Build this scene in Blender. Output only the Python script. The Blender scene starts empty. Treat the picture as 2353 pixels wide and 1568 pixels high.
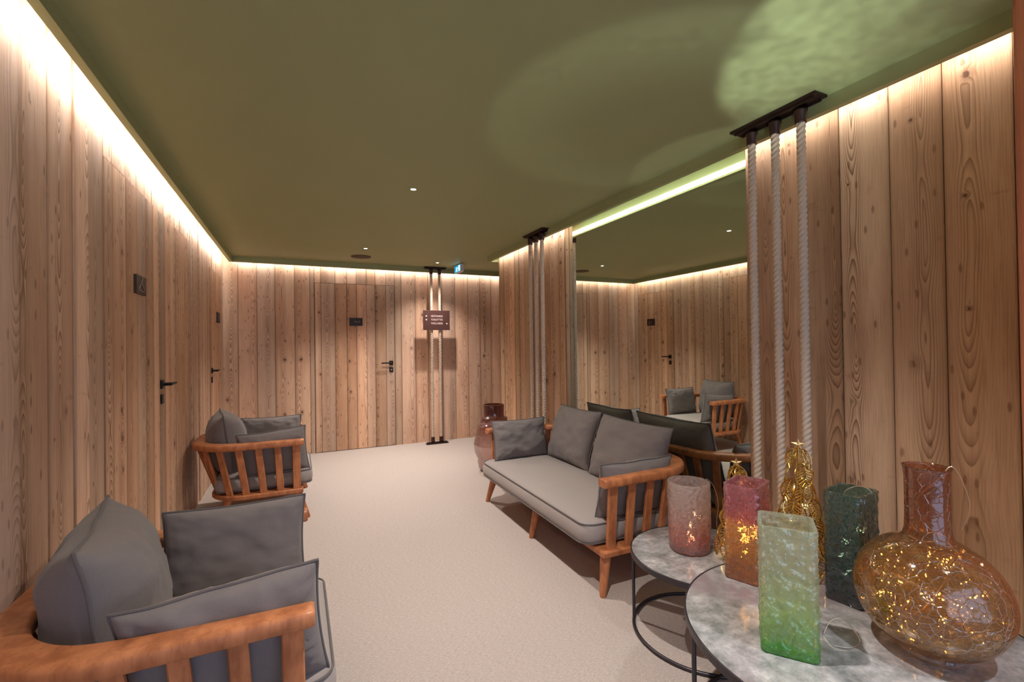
import bpy, bmesh, math, random
from mathutils import Vector, Matrix, noise
random.seed(7)
C = bpy.context.scene.collection
PI = math.pi
# ------------------------------------------------------------------ room measures (metres, camera at x=y=0)
XL, XR, YB = -0.732, 2.128, 6.025          # left wall, right wall, back wall
HC, HL = 2.297, 2.237                      # ceiling, underside of the hanging lip
GAP, LIP = 0.07, 0.031                     # light gap by the wall, thickness of the lip
XM, MY0, MY1 = 2.168, 1.646, 3.42        # mirror plane and extent
YE = 4.867                                 # far end of the right wall
Y0 = -1.7                                  # how far the room runs back behind the camera
ZT = 2.37

def srgb(r, g, b):
    f = lambda c: (c/255/12.92) if c/255 <= .04045 else ((c/255+.055)/1.055)**2.4
    return (f(r), f(g), f(b), 1)

# ------------------------------------------------------------------ node helper
class NT:
    def __init__(s, name):
        s.m = bpy.data.materials.new(name); s.m.use_nodes = True
        s.t = s.m.node_tree; s.t.nodes.clear()
        s.out = s.t.nodes.new('ShaderNodeOutputMaterial')
    def n(s, typ, ins=None, **kw):
        nd = s.t.nodes.new(typ)
        for k, v in kw.items(): setattr(nd, k, v)
        for k, v in (ins or {}).items(): s.set(nd.inputs[k], v)
        return nd
    def set(s, sock, v):
        if hasattr(v, 'is_output'): s.t.links.new(v, sock)
        else: sock.default_value = v
    def math(s, op, a, b=0.0, c=0.0, clamp=False):
        nd = s.n('ShaderNodeMath', operation=op, use_clamp=clamp)
        s.set(nd.inputs[0], a); s.set(nd.inputs[1], b); s.set(nd.inputs[2], c)
        return nd.outputs[0]
    def vmath(s, op, a, b=(0, 0, 0)):
        nd = s.n('ShaderNodeVectorMath', operation=op)
        s.set(nd.inputs[0], a); s.set(nd.inputs[1], b)
        return nd.outputs[0]
    def xyz(s, x=0.0, y=0.0, z=0.0):
        return s.n('ShaderNodeCombineXYZ', {0: x, 1: y, 2: z}).outputs[0]
    def sep(s, v):
        nd = s.n('ShaderNodeSeparateXYZ', {0: v}); return nd.outputs
    def noise(s, vec, scale=1.0, detail=2.0, rough=.5, out=0):
        return s.n('ShaderNodeTexNoise', {'Vector': vec, 'Scale': scale, 'Detail': detail, 'Roughness': rough}).outputs[out]
    def mix(s, fac, a, b, blend='MIX'):
        nd = s.n('ShaderNodeMix', data_type='RGBA', blend_type=blend)
        s.set(nd.inputs[0], fac); s.set(nd.inputs[6], a); s.set(nd.inputs[7], b)
        return nd.outputs[2]
    def ramp(s, fac, pts):
        nd = s.n('ShaderNodeValToRGB', {0: fac}); e = nd.color_ramp.elements
        while len(e) < len(pts): e.new(.5)
        for k, (p, c) in enumerate(pts): e[k].position = p; e[k].color = c
        return nd.outputs[0]
    def step(s, v, a, b):
        nd = s.n('ShaderNodeMapRange', {0: v, 1: a, 2: b, 3: 0.0, 4: 1.0}, interpolation_type='SMOOTHSTEP')
        return nd.outputs[0]
    def coord(s, which='Object'):
        return s.n('ShaderNodeTexCoord').outputs[which]
    def bsdf(s, **kw):
        nd = s.n('ShaderNodeBsdfPrincipled')
        for k, v in kw.items(): s.set(nd.inputs[k.replace('_', ' ')], v)
        return nd
    def bump(s, h, strength=.3, dist=.01):
        return s.n('ShaderNodeBump', {'Height': h, 'Strength': strength, 'Distance': dist}).outputs[0]
    def done(s, shader):
        s.t.links.new(shader, s.out.inputs[0]); return s.m

# ------------------------------------------------------------------ materials
def mat_planks(name, light, mid, dark, knot):
    N = NT(name)
    uv = N.sep(N.n('ShaderNodeUVMap', uv_map='UVMap').outputs[0])
    tt = N.sep(N.n('ShaderNodeUVMap', uv_map='Across').outputs[0])
    u, v = uv[0], uv[1]
    rn = N.sep(N.n('ShaderNodeAttribute', attribute_name='rnd').outputs['Vector'])
    off = N.math('MULTIPLY', rn[0], 37.0)
    vo = N.math('ADD', v, off)
    low = N.noise(N.xyz(off, N.math('MULTIPLY', vo, .9), 0.0), 1.0, 2.0)
    d = N.math('MULTIPLY', N.math('SUBTRACT', low, .40), .34)
    wob = N.noise(N.xyz(3.1, N.math('MULTIPLY', vo, 1.3), off), 1.0, 2.0)
    uc = N.math('ADD', N.math('MULTIPLY', N.math('SUBTRACT', rn[1], .5), .13), N.math('MULTIPLY', N.math('SUBTRACT', wob, .5), .06))
    du = N.math('SUBTRACT', u, uc)
    # knots first: they push the grain aside
    kv = N.n('ShaderNodeTexVoronoi', {'Vector': N.xyz(N.math('MULTIPLY', N.math('ADD', u, off), 9.0), N.math('MULTIPLY', vo, 8.0), 0.0), 'Scale': 1.0, 'Randomness': 1.0}, voronoi_dimensions='2D')
    kd, kc = kv.outputs['Distance'], N.sep(kv.outputs['Color'])
    line_ = N.math('SUBTRACT', 1.0, N.step(N.math('ABSOLUTE', N.math('ADD', du, N.math('MULTIPLY', N.math('SUBTRACT', kc[2], .5), .05))), .018, .055))
    has = N.math('MULTIPLY', N.math('LESS_THAN', kc[0], .30), line_)
    ksz = N.math('MULTIPLY_ADD', N.math('MULTIPLY', kc[1], kc[1]), .13, .035)
    kn = N.noise(N.xyz(N.math('MULTIPLY', u, 70.0), N.math('MULTIPLY', vo, 50.0), 0.0), 1.0, 2.0)
    kdd = N.math('ADD', kd, N.math('MULTIPLY', N.math('SUBTRACT', kn, .5), .13))
    kmask = N.math('MULTIPLY', has, N.math('SUBTRACT', 1.0, N.step(N.math('DIVIDE', kdd, ksz), .55, 1.15)))
    khalo = N.math('MULTIPLY', has, N.math('SUBTRACT', 1.0, N.step(N.math('DIVIDE', kd, ksz), .8, 3.2)))
    fine = N.noise(N.xyz(N.math('MULTIPLY', u, 14.0), N.math('MULTIPLY', vo, 2.2), off), 1.0, 3.0)
    adu = N.math('ABSOLUTE', du)
    core = N.math('SUBTRACT', 1.0, N.step(N.math('ADD', adu, N.math('MULTIPLY', N.math('SUBTRACT', wob, .5), .05)), .012, .052))
    r = N.math('SQRT', N.math('ADD', N.math('MULTIPLY', N.math('MULTIPLY', du, du), 1.7), N.math('MULTIPLY', d, d)))
    r = N.math('ADD', r, N.math('MULTIPLY', N.math('SUBTRACT', fine, .5), .012))
    r = N.math('ADD', r, N.math('MULTIPLY', khalo, .010))
    freq = N.math('MULTIPLY_ADD', rn[2], 70.0, 85.0)
    ring = N.math('FRACT', N.math('MULTIPLY', r, freq))
    ring = N.math('MULTIPLY', N.math('POWER', ring, 2.2), N.math('SUBTRACT', 1.0, N.step(ring, .9, 1.0)))
    fib = N.noise(N.xyz(N.math('MULTIPLY', u, 260.0), N.math('MULTIPLY', vo, 5.0), off), 1.0, 3.0, .6)
    blot = N.noise(N.xyz(N.math('MULTIPLY', u, 5.0), N.math('MULTIPLY', vo, 1.1), off), 1.0, 4.0, .6)
    col = N.mix(N.step(blot, .3, .7), mid, light)
    gstr = N.math('MULTIPLY', ring, N.math('MULTIPLY_ADD', core, N.math('MULTIPLY_ADD', rn[2], .50, .55), .14))
    col = N.mix(gstr, col, dark)
    col = N.mix(N.math('MULTIPLY', N.step(fib, .45, .75), .34), col, dark)
    dv_ = N.n('ShaderNodeTexVoronoi', {'Vector': N.xyz(N.math('MULTIPLY', N.math('ADD', u, off), 34.0), N.math('MULTIPLY', vo, 11.0), 7.0), 'Scale': 1.0}, voronoi_dimensions='2D')
    dash = N.math('MULTIPLY', N.math('LESS_THAN', N.sep(dv_.outputs['Color'])[0], .10), N.math('SUBTRACT', 1.0, N.step(dv_.outputs['Distance'], .10, .26)))
    col = N.mix(N.math('MULTIPLY', dash, .6), col, dark)
    smear = N.noise(N.xyz(N.math('MULTIPLY', u, 9.0), N.math('MULTIPLY', vo, 26.0), off), 1.0, 2.0)
    col = N.mix(N.math('MULTIPLY', N.step(smear, .66, .80), .22), col, dark)
    col = N.mix(N.math('MULTIPLY', khalo, .35), col, dark)
    col = N.mix(N.math('MULTIPLY', kmask, .80), col, knot)
    ew = N.noise(N.xyz(N.math('MULTIPLY', vo, .8), off, 5.0), 1.0, 2.0)
    side = N.math('ABSOLUTE', N.math('SUBTRACT', tt[0], N.math('GREATER_THAN', rn[0], .5)))
    edge = N.math('SUBTRACT', 1.0, N.step(side, 0.0, N.math('MULTIPLY_ADD', ew, .5, .02)))
    edge2 = N.math('SUBTRACT', 1.0, N.step(N.math('MULTIPLY', N.math('ABSOLUTE', N.math('SUBTRACT', N.math('ABSOLUTE', N.math('SUBTRACT', tt[0], .5)), .5)), 1.0), .0, .06))
    col = N.mix(N.math('MULTIPLY', edge, .42), col, (.33, .18, .10, 1))
    col = N.mix(N.math('MULTIPLY', edge2, .35), col, dark)
    grey = N.math('MULTIPLY', N.step(rn[0], .62, .80), N.math('MULTIPLY_ADD', N.noise(N.xyz(N.math('MULTIPLY', u, 12.0), N.math('MULTIPLY', vo, .9), 2.0), 1.0, 2.0), .5, .1))
    col = N.mix(grey, col, (.36, .29, .25, 1))
    tint = N.mix(rn[1], (.74, .70, .64, 1), (1.12, 1.11, 1.10, 1))
    tint2 = N.mix(rn[2], (1.04, .975, .92, 1), (.97, 1.0, 1.01, 1))
    col = N.mix(1.0, N.mix(1.0, col, tint, 'MULTIPLY'), tint2, 'MULTIPLY')
    h = N.math('SUBTRACT', N.math('MULTIPLY', fib, .4), N.math('MULTIPLY', ring, .6))
    h = N.math('SUBTRACT', h, N.math('MULTIPLY', kmask, .4))
    b = N.bsdf(Base_Color=col, Roughness=.62, Normal=N.bump(h, .28, .004))
    b.inputs['Specular IOR Level'].default_value = .25
    return N.done(b.outputs[0])

M = {}
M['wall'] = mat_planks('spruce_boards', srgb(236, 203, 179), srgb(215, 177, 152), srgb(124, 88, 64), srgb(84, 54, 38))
M['doorwood'] = mat_planks('spruce_door_boards', srgb(222, 186, 158), srgb(202, 160, 132), srgb(118, 80, 58), srgb(82, 50, 36))
M['postwood'] = mat_planks('brown_post', srgb(196, 124, 88), srgb(182, 112, 80), srgb(140, 82, 56), srgb(110, 60, 40))

def simple(name, col, rough=.5, metal=0.0, **kw):
    N = NT(name)
    t = N.coord()
    nz = N.noise(t, kw.get('scale', 30.0), 3.0)
    c = N.mix(N.math('MULTIPLY', nz, kw.get('var', .25)), col, (col[0]*.6, col[1]*.6, col[2]*.6, 1))
    b = N.bsdf(Base_Color=c, Roughness=rough, Metallic=metal, Normal=N.bump(nz, kw.get('bump', .04), .002))
    return N.done(b.outputs[0])

M['gapdark'] = simple('dark_gap', srgb(34, 22, 16), .9)
M['green'] = None
N = NT('olive_green_paint')
t = N.coord()
nz = N.noise(t, 2.0, 3.0); nf = N.noise(t, 260.0, 2.0)
c = N.mix(nz, srgb(149, 155, 110), srgb(154, 160, 114))
b = N.bsdf(Base_Color=c, Roughness=.55, Normal=N.bump(nf, .05, .002)); b.inputs['Specular IOR Level'].default_value = .3
M['green'] = N.done(b.outputs[0])

N = NT('woven_beige_carpet')
p = N.sep(N.coord())
rows = N.math('SINE', N.math('MULTIPLY', p[1], 900.0))
w1 = N.noise(N.xyz(N.math('MULTIPLY', p[0], 60.0), N.math('MULTIPLY', p[1], 320.0), 0.0), 1.0, 3.0, .65)
w2 = N.noise(N.xyz(N.math('MULTIPLY', p[0], 260.0), N.math('MULTIPLY', p[1], 150.0), 0.0), 1.0, 2.0, .6)
w3 = N.noise(N.xyz(p[0], p[1], 0.0), 1.4, 2.0)
hh = N.math('ADD', N.math('ADD', N.math('MULTIPLY', w1, .75), N.math('MULTIPLY', w2, .45)), N.math('MULTIPLY', rows, .06))
c = N.mix(N.step(hh, .3, .85), srgb(150, 137, 129), srgb(195, 183, 176))
c = N.mix(N.math('MULTIPLY', w3, .25), c, srgb(168, 155, 147))
b = N.bsdf(Base_Color=c, Roughness=.95, Normal=N.bump(hh, .5, .004)); b.inputs['Specular IOR Level'].default_value = .1
M['carpet'] = N.done(b.outputs[0])

N = NT('oiled_orange_hardwood')
p = N.sep(N.coord())
g = N.noise(N.xyz(N.math('MULTIPLY', p[0], 22.0), N.math('MULTIPLY', p[1], 22.0), N.math('MULTIPLY', p[2], 9.0)), 1.0, 4.0, .6)
g2 = N.noise(N.xyz(N.math('MULTIPLY', p[0], 90.0), N.math('MULTIPLY', p[1], 90.0), N.math('MULTIPLY', p[2], 14.0)), 1.0, 3.0, .6)
c = N.mix(N.step(g, .3, .7), srgb(158, 94, 58), srgb(196, 126, 82))
c = N.mix(N.math('MULTIPLY', N.step(g2, .5, .8), .45), c, srgb(120, 66, 38))
b = N.bsdf(Base_Color=c, Roughness=.42, Normal=N.bump(g2, .06, .002)); b.inputs['Specular IOR Level'].default_value = .4
M['teak'] = N.done(b.outputs[0])

def fabric(name, a, d):
    N = NT(name)
    t = N.coord(); p = N.sep(t)
    w = N.noise(t, 420.0, 2.0, .6)
    s = N.noise(N.vmath('MULTIPLY', t, (900.0, 900.0, 160.0)), 1.0, 2.0)
    big = N.noise(t, 5.0, 3.0)
    c = N.mix(N.math('ADD', N.math('MULTIPLY', w, .5), N.math('MULTIPLY', s, .5)), d, a)
    c = N.mix(N.math('MULTIPLY', big, .25), c, d)
    h = N.math('ADD', N.math('MULTIPLY', w, .12), N.math('MULTIPLY', big, .6))
    b = N.bsdf(Base_Color=c, Roughness=.9, Normal=N.bump(h, .22, .012))
    b.inputs['Specular IOR Level'].default_value = .15
    b.inputs['Sheen Weight'].default_value = .15
    return N.done(b.outputs[0])
M['fabric'] = fabric('grey_taupe_canvas', srgb(138, 129, 126), srgb(106, 99, 98))
M['litfabric'] = fabric('grey_taupe_canvas_lit', srgb(172, 161, 156), srgb(136, 127, 123))  # same canvas made paler: downlight falling on the seats put into the colour
M['seam'] = fabric('grey_piping', srgb(116, 108, 106), srgb(88, 82, 82))

N = NT('twisted_cotton_rope')
t = N.coord(); p = N.sep(t)
f = N.noise(N.vmath('MULTIPLY', t, (500.0, 500.0, 260.0)), 1.0, 3.0, .6)
c = N.mix(f, srgb(176, 156, 136), srgb(226, 208, 190))
b = N.bsdf(Base_Color=c, Roughness=.9, Normal=N.bump(f, .3, .002)); b.inputs['Specular IOR Level'].default_value = .1
M['rope'] = N.done(b.outputs[0])
M['bronze'] = simple('dark_bronze_steel', srgb(58, 40, 34), .42, .55)
M['black'] = simple('black_metal', srgb(26, 20, 18), .4, .5)
M['tableframe'] = simple('grey_black_steel', srgb(74, 70, 74), .38, .75)
M['signbrown'] = simple('brown_sign_panel', srgb(88, 58, 52), .4, .3)
M['signdark'] = simple('dark_brown_plaque', srgb(50, 36, 28), .45, .3)
M['letter'] = simple('pale_pink_lettering', srgb(226, 200, 192), .6)
M['letterdim'] = simple('grey_lettering', srgb(136, 124, 112), .6)
M['white'] = simple('white_plastic', srgb(226, 222, 216), .4)
M['grille'] = simple('brown_speaker_grille', srgb(84, 66, 46), .7, scale=240.0, var=.5)
M['gold'] = simple('brass_gold', srgb(226, 186, 100), .26, 1.0, var=.15)
M['goldstar'] = simple('pale_gold', srgb(236, 206, 150), .3, .9, var=.15)
M['wire'] = simple('fine_silver_wire', srgb(214, 190, 160), .35, .8)

N = NT('aged_mirror_top')
p = N.sep(N.coord()); t = N.coord()
a1 = N.noise(t, 5.5, 6.0, .68); a2 = N.noise(t, 22.0, 5.0, .7)
a3 = N.noise(N.vmath('ADD', t, (4.0, 2.0, 0.0)), 3.0, 4.0, .6)
k = N.math('ADD', N.math('MULTIPLY', a1, .62), N.math('MULTIPLY', a2, .38))
c = N.ramp(k, [(.30, srgb(96, 100, 98)), (.44, srgb(150, 150, 150)), (.56, srgb(184, 182, 182)), (.70, srgb(232, 230, 230))])
c = N.mix(N.step(a3, .5, .68), c, srgb(142, 128, 130))
rg = N.math('MULTIPLY_ADD', k, .10, .05)
b = N.bsdf(Base_Color=c, Metallic=.30, Roughness=rg, Normal=N.bump(a2, .03, .002))
M['tabletop'] = N.done(b.outputs[0])

N = NT('tinted_mirror_glass')
nz = N.noise(N.coord(), 3.0, 2.0)
c = N.mix(nz, (.76, .81, .75, 1), (.77, .82, .76, 1))
b = N.bsdf(Base_Color=c, Metallic=1.0, Roughness=.015)
M['mirror'] = N.done(b.outputs[0])

def emit(name, col, strength):
    N = NT(name)
    nz = N.noise(N.coord(), 4.0, 1.0)
    st = N.math('MULTIPLY_ADD', nz, strength*.04, strength*.98)
    e = N.n('ShaderNodeEmission', {'Color': col, 'Strength': st})
    return N.done(e.outputs[0])
LED = (1.0, .93, .88, 1)
M['led_left'] = emit('led_glow_left', LED, 52.0)
M['led_back'] = emit('led_glow_back', LED, 26.0)
M['led_right'] = emit('led_glow_right', LED, 21.0)
M['lamp'] = emit('downlight_glow', (1.0, .93, .86, 1), 14.0)
M['micro'] = emit('micro_light_glow', (1.0, .74, .40, 1), 26.0)
M['exitblue'] = emit('exit_blue_glow', srgb(40, 140, 180), 1.3)
M['exitwhite'] = emit('exit_white_glow', srgb(190, 245, 255), 2.2)

def glass(name, stops, rough=.05, bump=.5, bscale=55.0, clear=.5, stretch=(1, 1, 1), cracks=False, milk=.16):
    """tinted blown glass: clear see-through share plus a refracting, rippled share; stops = colours up the height"""
    N = NT(name)
    t = N.coord('Object'); z = N.sep(N.coord('Generated'))[2]
    tv = N.vmath('MULTIPLY', t, stretch)
    n1 = N.noise(tv, bscale, 1.5, .5)
    n2 = N.n('ShaderNodeTexVoronoi', {'Vector': tv, 'Scale': bscale*.6}, feature='SMOOTH_F1').outputs['Distance']
    zz = N.math('ADD', z, N.math('MULTIPLY', N.math('SUBTRACT', N.noise(tv, 14.0, 2.0), .5), .16))
    col = N.ramp(zz, stops)
    h = N.math('ADD', n1, n2)
    if cracks:
        cr = N.n('ShaderNodeTexVoronoi', {'Vector': N.vmath('ADD', t, N.vmath('MULTIPLY', N.noise(t, 30.0, 2.0, out=1), (.02, .02, .02))), 'Scale': 38.0}, feature='DISTANCE_TO_EDGE').outputs['Distance']
        line = N.math('SUBTRACT', 1.0, N.step(cr, 0.0, .045))
        h = N.math('ADD', N.math('MULTIPLY', h, .15), N.math('MULTIPLY', line, 1.2))
    nrm = N.bump(h, bump, .012)
    tr = N.n('ShaderNodeBsdfTransparent', {'Color': col})
    gl = N.bsdf(Base_Color=col, Roughness=rough, Normal=nrm)
    gl.inputs['Transmission Weight'].default_value = 1.0
    gl.inputs['IOR'].default_value = 1.22
    sp = N.n('ShaderNodeBsdfGlossy', {'Color': (1, 1, 1, 1), 'Roughness': .06, 'Normal': nrm})
    df = N.n('ShaderNodeBsdfTranslucent', {'Color': col, 'Normal': nrm})
    d2 = N.n('ShaderNodeBsdfDiffuse', {'Color': col, 'Normal': nrm})
    dd = N.n('ShaderNodeMixShader', {0: .5, 1: df.outputs[0], 2: d2.outputs[0]})
    gl = N.n('ShaderNodeMixShader', {0: milk, 1: gl.outputs[0], 2: dd.outputs[0]})
    m1 = N.n('ShaderNodeMixShader', {0: 1.0-clear, 1: tr.outputs[0], 2: gl.outputs[0]})
    fr = N.n('ShaderNodeLayerWeight', {'Blend': .28, 'Normal': nrm}).outputs['Fresnel']
    f2 = N.math('MULTIPLY_ADD', fr, .65, .06, clamp=True)
    if cracks: f2 = N.math('ADD', f2, N.math('MULTIPLY', line, .18), clamp=True)
    m2 = N.n('ShaderNodeMixShader', {0: f2, 1: m1.outputs[0], 2: sp.outputs[0]})
    return N.done(m2.outputs[0])

def T(r, g, b, k=.36): return tuple((c/255)**(2.2*k) for c in (r, g, b))+(1,)
M['pinkglass'] = glass('pink_bark_glass', [(.0, T(176, 96, 94)), (.22, T(232, 108, 92)), (.5, T(236, 176, 162)), (1.0, T(246, 224, 220))], bscale=70.0, bump=.75, clear=.38, milk=.42)
M['redglass'] = glass('red_orange_bark_glass', [(.0, T(190, 96, 50)), (.3, T(240, 140, 40)), (.56, T(245, 150, 50)), (.68, T(205, 70, 84)), (1.0, T(214, 112, 130))], bscale=55.0, bump=.75, clear=.42, milk=.26)
M['greenglass'] = glass('light_green_bark_glass', [(.0, T(30, 190, 10)), (.07, T(60, 210, 20)), (.12, T(170, 225, 90)), (.4, T(204, 228, 140)), (.75, T(226, 234, 188)), (1.0, T(216, 238, 190))], bscale=60.0, bump=.75, clear=.40, milk=.34)
M['tealglass'] = glass('dark_teal_bark_glass', [(.0, T(22, 30, 44)), (.4, T(36, 66, 72)), (1.0, T(74, 120, 108))], bscale=50.0, bump=.75, clear=.42, milk=.14)
M['amberglass'] = glass('amber_crackle_glass', [(.0, T(196, 124, 40)), (.5, T(214, 148, 66)), (.68, T(180, 96, 40)), (1.0, T(150, 70, 34))], bump=.45, cracks=True, clear=.62, milk=.12)
M['lanternglass'] = glass('smoky_pink_glass', [(.0, T(214, 168, 160)), (.45, T(220, 180, 170)), (.66, T(190, 124, 112)), (.80, T(150, 86, 76)), (.86, T(84, 34, 32)), (1.0, T(76, 30, 28))], bump=.05, clear=.5, bscale=12.0)

# ------------------------------------------------------------------ mesh helpers
def link(name, me, mat, parent=None, smooth=False):
    o = bpy.data.objects.new(name, me); C.objects.link(o)
    for m in (mat if isinstance(mat, (list, tuple)) else [mat]): me.materials.append(m)
    if smooth:
        for p in me.polygons: p.use_smooth = True
        me.set_sharp_from_angle(angle=math.radians(50))
    if parent: o.parent = parent
    return o
def bm_obj(name, bm, mat, parent=None, smooth=False):
    me = bpy.data.meshes.new(name); bm.normal_update(); bm.to_mesh(me); bm.free()
    return link(name, me, mat, parent, smooth)
def tag(o, label=None, cat=None, group=None, kind=None):
    if label: o['label'] = label
    if cat: o['category'] = cat
    if group: o['group'] = group
    if kind: o['kind'] = kind
    return o
def thing(name, label, cat, loc=(0, 0, 0), rz=0.0, group=None):
    o = bpy.data.objects.new(name, None); C.objects.link(o)
    o.location = loc; o.rotation_euler = (0, 0, rz); o.empty_display_size = .05
    return tag(o, label, cat, group)
def copy_tree(o, parent=None):
    c = o.copy(); C.objects.link(c)
    if parent: c.parent = parent
    for ch in list(o.children): copy_tree(ch, c)
    return c
def box(bm, c, s, rot=None, bev=0.0):
    r = bmesh.ops.create_cube(bm, size=1.0)
    vs = r['verts']
    m = Matrix.Translation(c) @ (rot.to_4x4() if rot else Matrix()) @ Matrix.Diagonal((s[0], s[1], s[2], 1))
    bmesh.ops.transform(bm, matrix=m, verts=vs)
    if bev:
        es = list({e for v in vs for e in v.link_edges})
        bmesh.ops.bevel(bm, geom=es, offset=bev, segments=2, affect='EDGES', profile=.5)
def boxobj(name, lo, hi, mat, parent=None, bev=0.0, origin=None):
    bm = bmesh.new()
    o = Vector(origin or (0, 0, 0))
    box(bm, (Vector(lo)+Vector(hi))/2-o, [hi[k]-lo[k] for k in range(3)], None, bev)
    ob = bm_obj(name, bm, mat, parent)
    if origin: ob.location = origin
    return ob
def tube(bm, pts, r, n=8, closed=False, caps=True):
    pts = [Vector(p) for p in pts]; L = len(pts)
    rr = r if isinstance(r, (list, tuple)) else [r]*L
    rings = []; up = Vector((0, 0, 1)); prevN = None
    for i, p in enumerate(pts):
        a = pts[(i-1) % L] if (closed or i > 0) else p
        b = pts[(i+1) % L] if (closed or i < L-1) else p
        t = (b-a).normalized()
        if prevN is None:
            nrm = t.cross(up)
            if nrm.length < 1e-3: nrm = t.cross(Vector((1, 0, 0)))
            nrm.normalize()
        else:
            nrm = (prevN - t*prevN.dot(t)).normalized()
        prevN = nrm; bi = t.cross(nrm)
        rings.append([bm.verts.new(p+(nrm*math.cos(2*PI*k/n)+bi*math.sin(2*PI*k/n))*rr[i]) for k in range(n)])
    for i in range(L if closed else L-1):
        A, B = rings[i], rings[(i+1) % L]
        for k in range(n):
            bm.faces.new((A[k], A[(k+1) % n], B[(k+1) % n], B[k]))
    if not closed and caps:
        bm.faces.new(list(reversed(rings[0]))); bm.faces.new(rings[-1])
def lathe(bm, prof, n=48, cap0=False, cap1=False):
    rings = []
    for r, z in prof:
        rings.append([bm.verts.new((r*math.cos(2*PI*k/n), r*math.sin(2*PI*k/n), z)) for k in range(n)])
    for A, B in zip(rings, rings[1:]):
        for k in range(n): bm.faces.new((A[k], A[(k+1) % n], B[(k+1) % n], B[k]))
    if cap0: bm.faces.new(list(reversed(rings[0])))
    if cap1: bm.faces.new(rings[-1])
def rrect(hx, hy, r, n=6):
    pts = []
    for cx, cy, a0 in ((hx-r, hy-r, 0), (-hx+r, hy-r, PI/2), (-hx+r, -hy+r, PI), (hx-r, -hy+r, 3*PI/2)):
        for k in range(n+1):
            a = a0+PI/2*k/n; pts.append((cx+r*math.cos(a), cy+r*math.sin(a)))
    return pts
def loft(bm, rings, cap0=True, cap1=True):
    R = [[bm.verts.new(p) for p in r] for r in rings]
    n = len(R[0])
    for A, B in zip(R, R[1:]):
        for k in range(n): bm.faces.new((A[k], A[(k+1) % n], B[(k+1) % n], B[k]))
    if cap0: bm.faces.new(list(reversed(R[0])))
    if cap1: bm.faces.new(R[-1])
def basis(X, Y, Z, loc):
    m = Matrix((X, Y, Z)).transposed().to_4x4(); m.translation = Vector(loc); return m

# ------------------------------------------------------------------ the plank walls
class Planks:
    """boards standing side by side; every board keeps its own random look"""
    def __init__(s, org, d, nrm):
        s.o, s.d, s.n = Vector(org), Vector(d), Vector(nrm)
        s.v, s.f, s.uv, s.rnd, s.mi, s.ac = [], [], [], [], [], []
    def hexa(s, s0, s1, z0, z1, n0, n1, rn, mi=0, bev=.0012):
        mid = (s0+s1)/2; b = len(s.v)
        P = lambda a, n, z: tuple(s.o+s.d*a+s.n*n+Vector((0, 0, z)))
        prof = [(s0, n0), (s0, n1-bev), (s0+bev, n1), (s1-bev, n1), (s1, n1-bev), (s1, n0)]
        for z in (z0, z1):
            for a, n in prof: s.v.append(P(a, n, z))
        k = len(prof)
        uvl = [(a-mid+(n1-n)*.6) for a, n in prof]
        for i in range(k-1):
            s.f.append((b+i, b+i+1, b+k+i+1, b+k+i)); s.uv += [(uvl[i], z0), (uvl[i+1], z0), (uvl[i+1], z1), (uvl[i], z1)]; t0, t1 = (prof[i][0]-s0)/(s1-s0), (prof[i+1][0]-s0)/(s1-s0); s.ac += [(t0, 0), (t1, 0), (t1, 1), (t0, 1)]
            s.rnd.append(rn); s.mi.append(mi)
        for zoff, rev in ((0, True), (k, False)):
            idx = [b+zoff+i for i in range(k)]; uu = [(uvl[i], z0 if rev else z1) for i in range(k)]
            if rev: idx.reverse(); uu.reverse()
            s.f.append(tuple(idx)); s.uv += uu; s.ac += [(.5, .5)]*k; s.rnd.append(rn); s.mi.append(mi)
    def run(s, seams, z0, z1, doors=(), seed=1, jit=.0025, gap=.0012, backing=True):
        rg = random.Random(seed)
        for a, b in zip(seams, seams[1:]):
            rn = (rg.random(), rg.random(), rg.random()); j = rg.uniform(-jit, 0)
            zz0 = z0
            for d0, d1, dz in doors:
                if a >= d0-1e-4 and b <= d1+1e-4: zz0 = dz+.004
            s.hexa(a+gap, b-gap, zz0, z1, -.02, j, rn)
        if backing: s.hexa(seams[0]+.03, seams[-1]-.03, z0, z1, -.06, -.022, (.5, .5, .5), 1)
    def make(s, name, mats, parent=None):
        me = bpy.data.meshes.new(name); me.from_pydata(s.v, [], s.f); me.update()
        uvl = me.uv_layers.new(name='UVMap')
        for i, u in enumerate(s.uv): uvl.data[i].uv = u
        ul2 = me.uv_layers.new(name='Across')
        for i, u in enumerate(s.ac): ul2.data[i].uv = u
        at = me.attributes.new('rnd', 'FLOAT_VECTOR', 'FACE')
        for i, r in enumerate(s.rnd): at.data[i].vector = r
        for i, m in enumerate(s.mi): me.polygons[i].material_index = m
        return link(name, me, mats, parent)

def fill(a, b, wmin, wmax, rg):
    out = [a]
    while b-out[-1] > wmax*1.3: out.append(out[-1]+rg.uniform(wmin, wmax))
    if b-out[-1] > wmax: out.append((out[-1]+b)/2)
    return out+[b]
rg = random.Random(11)
WM = [M['wall'], M['gapdark']]
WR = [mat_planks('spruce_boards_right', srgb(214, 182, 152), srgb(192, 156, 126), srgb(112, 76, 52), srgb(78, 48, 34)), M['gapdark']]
DM = [M['doorwood'], M['gapdark']]
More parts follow.
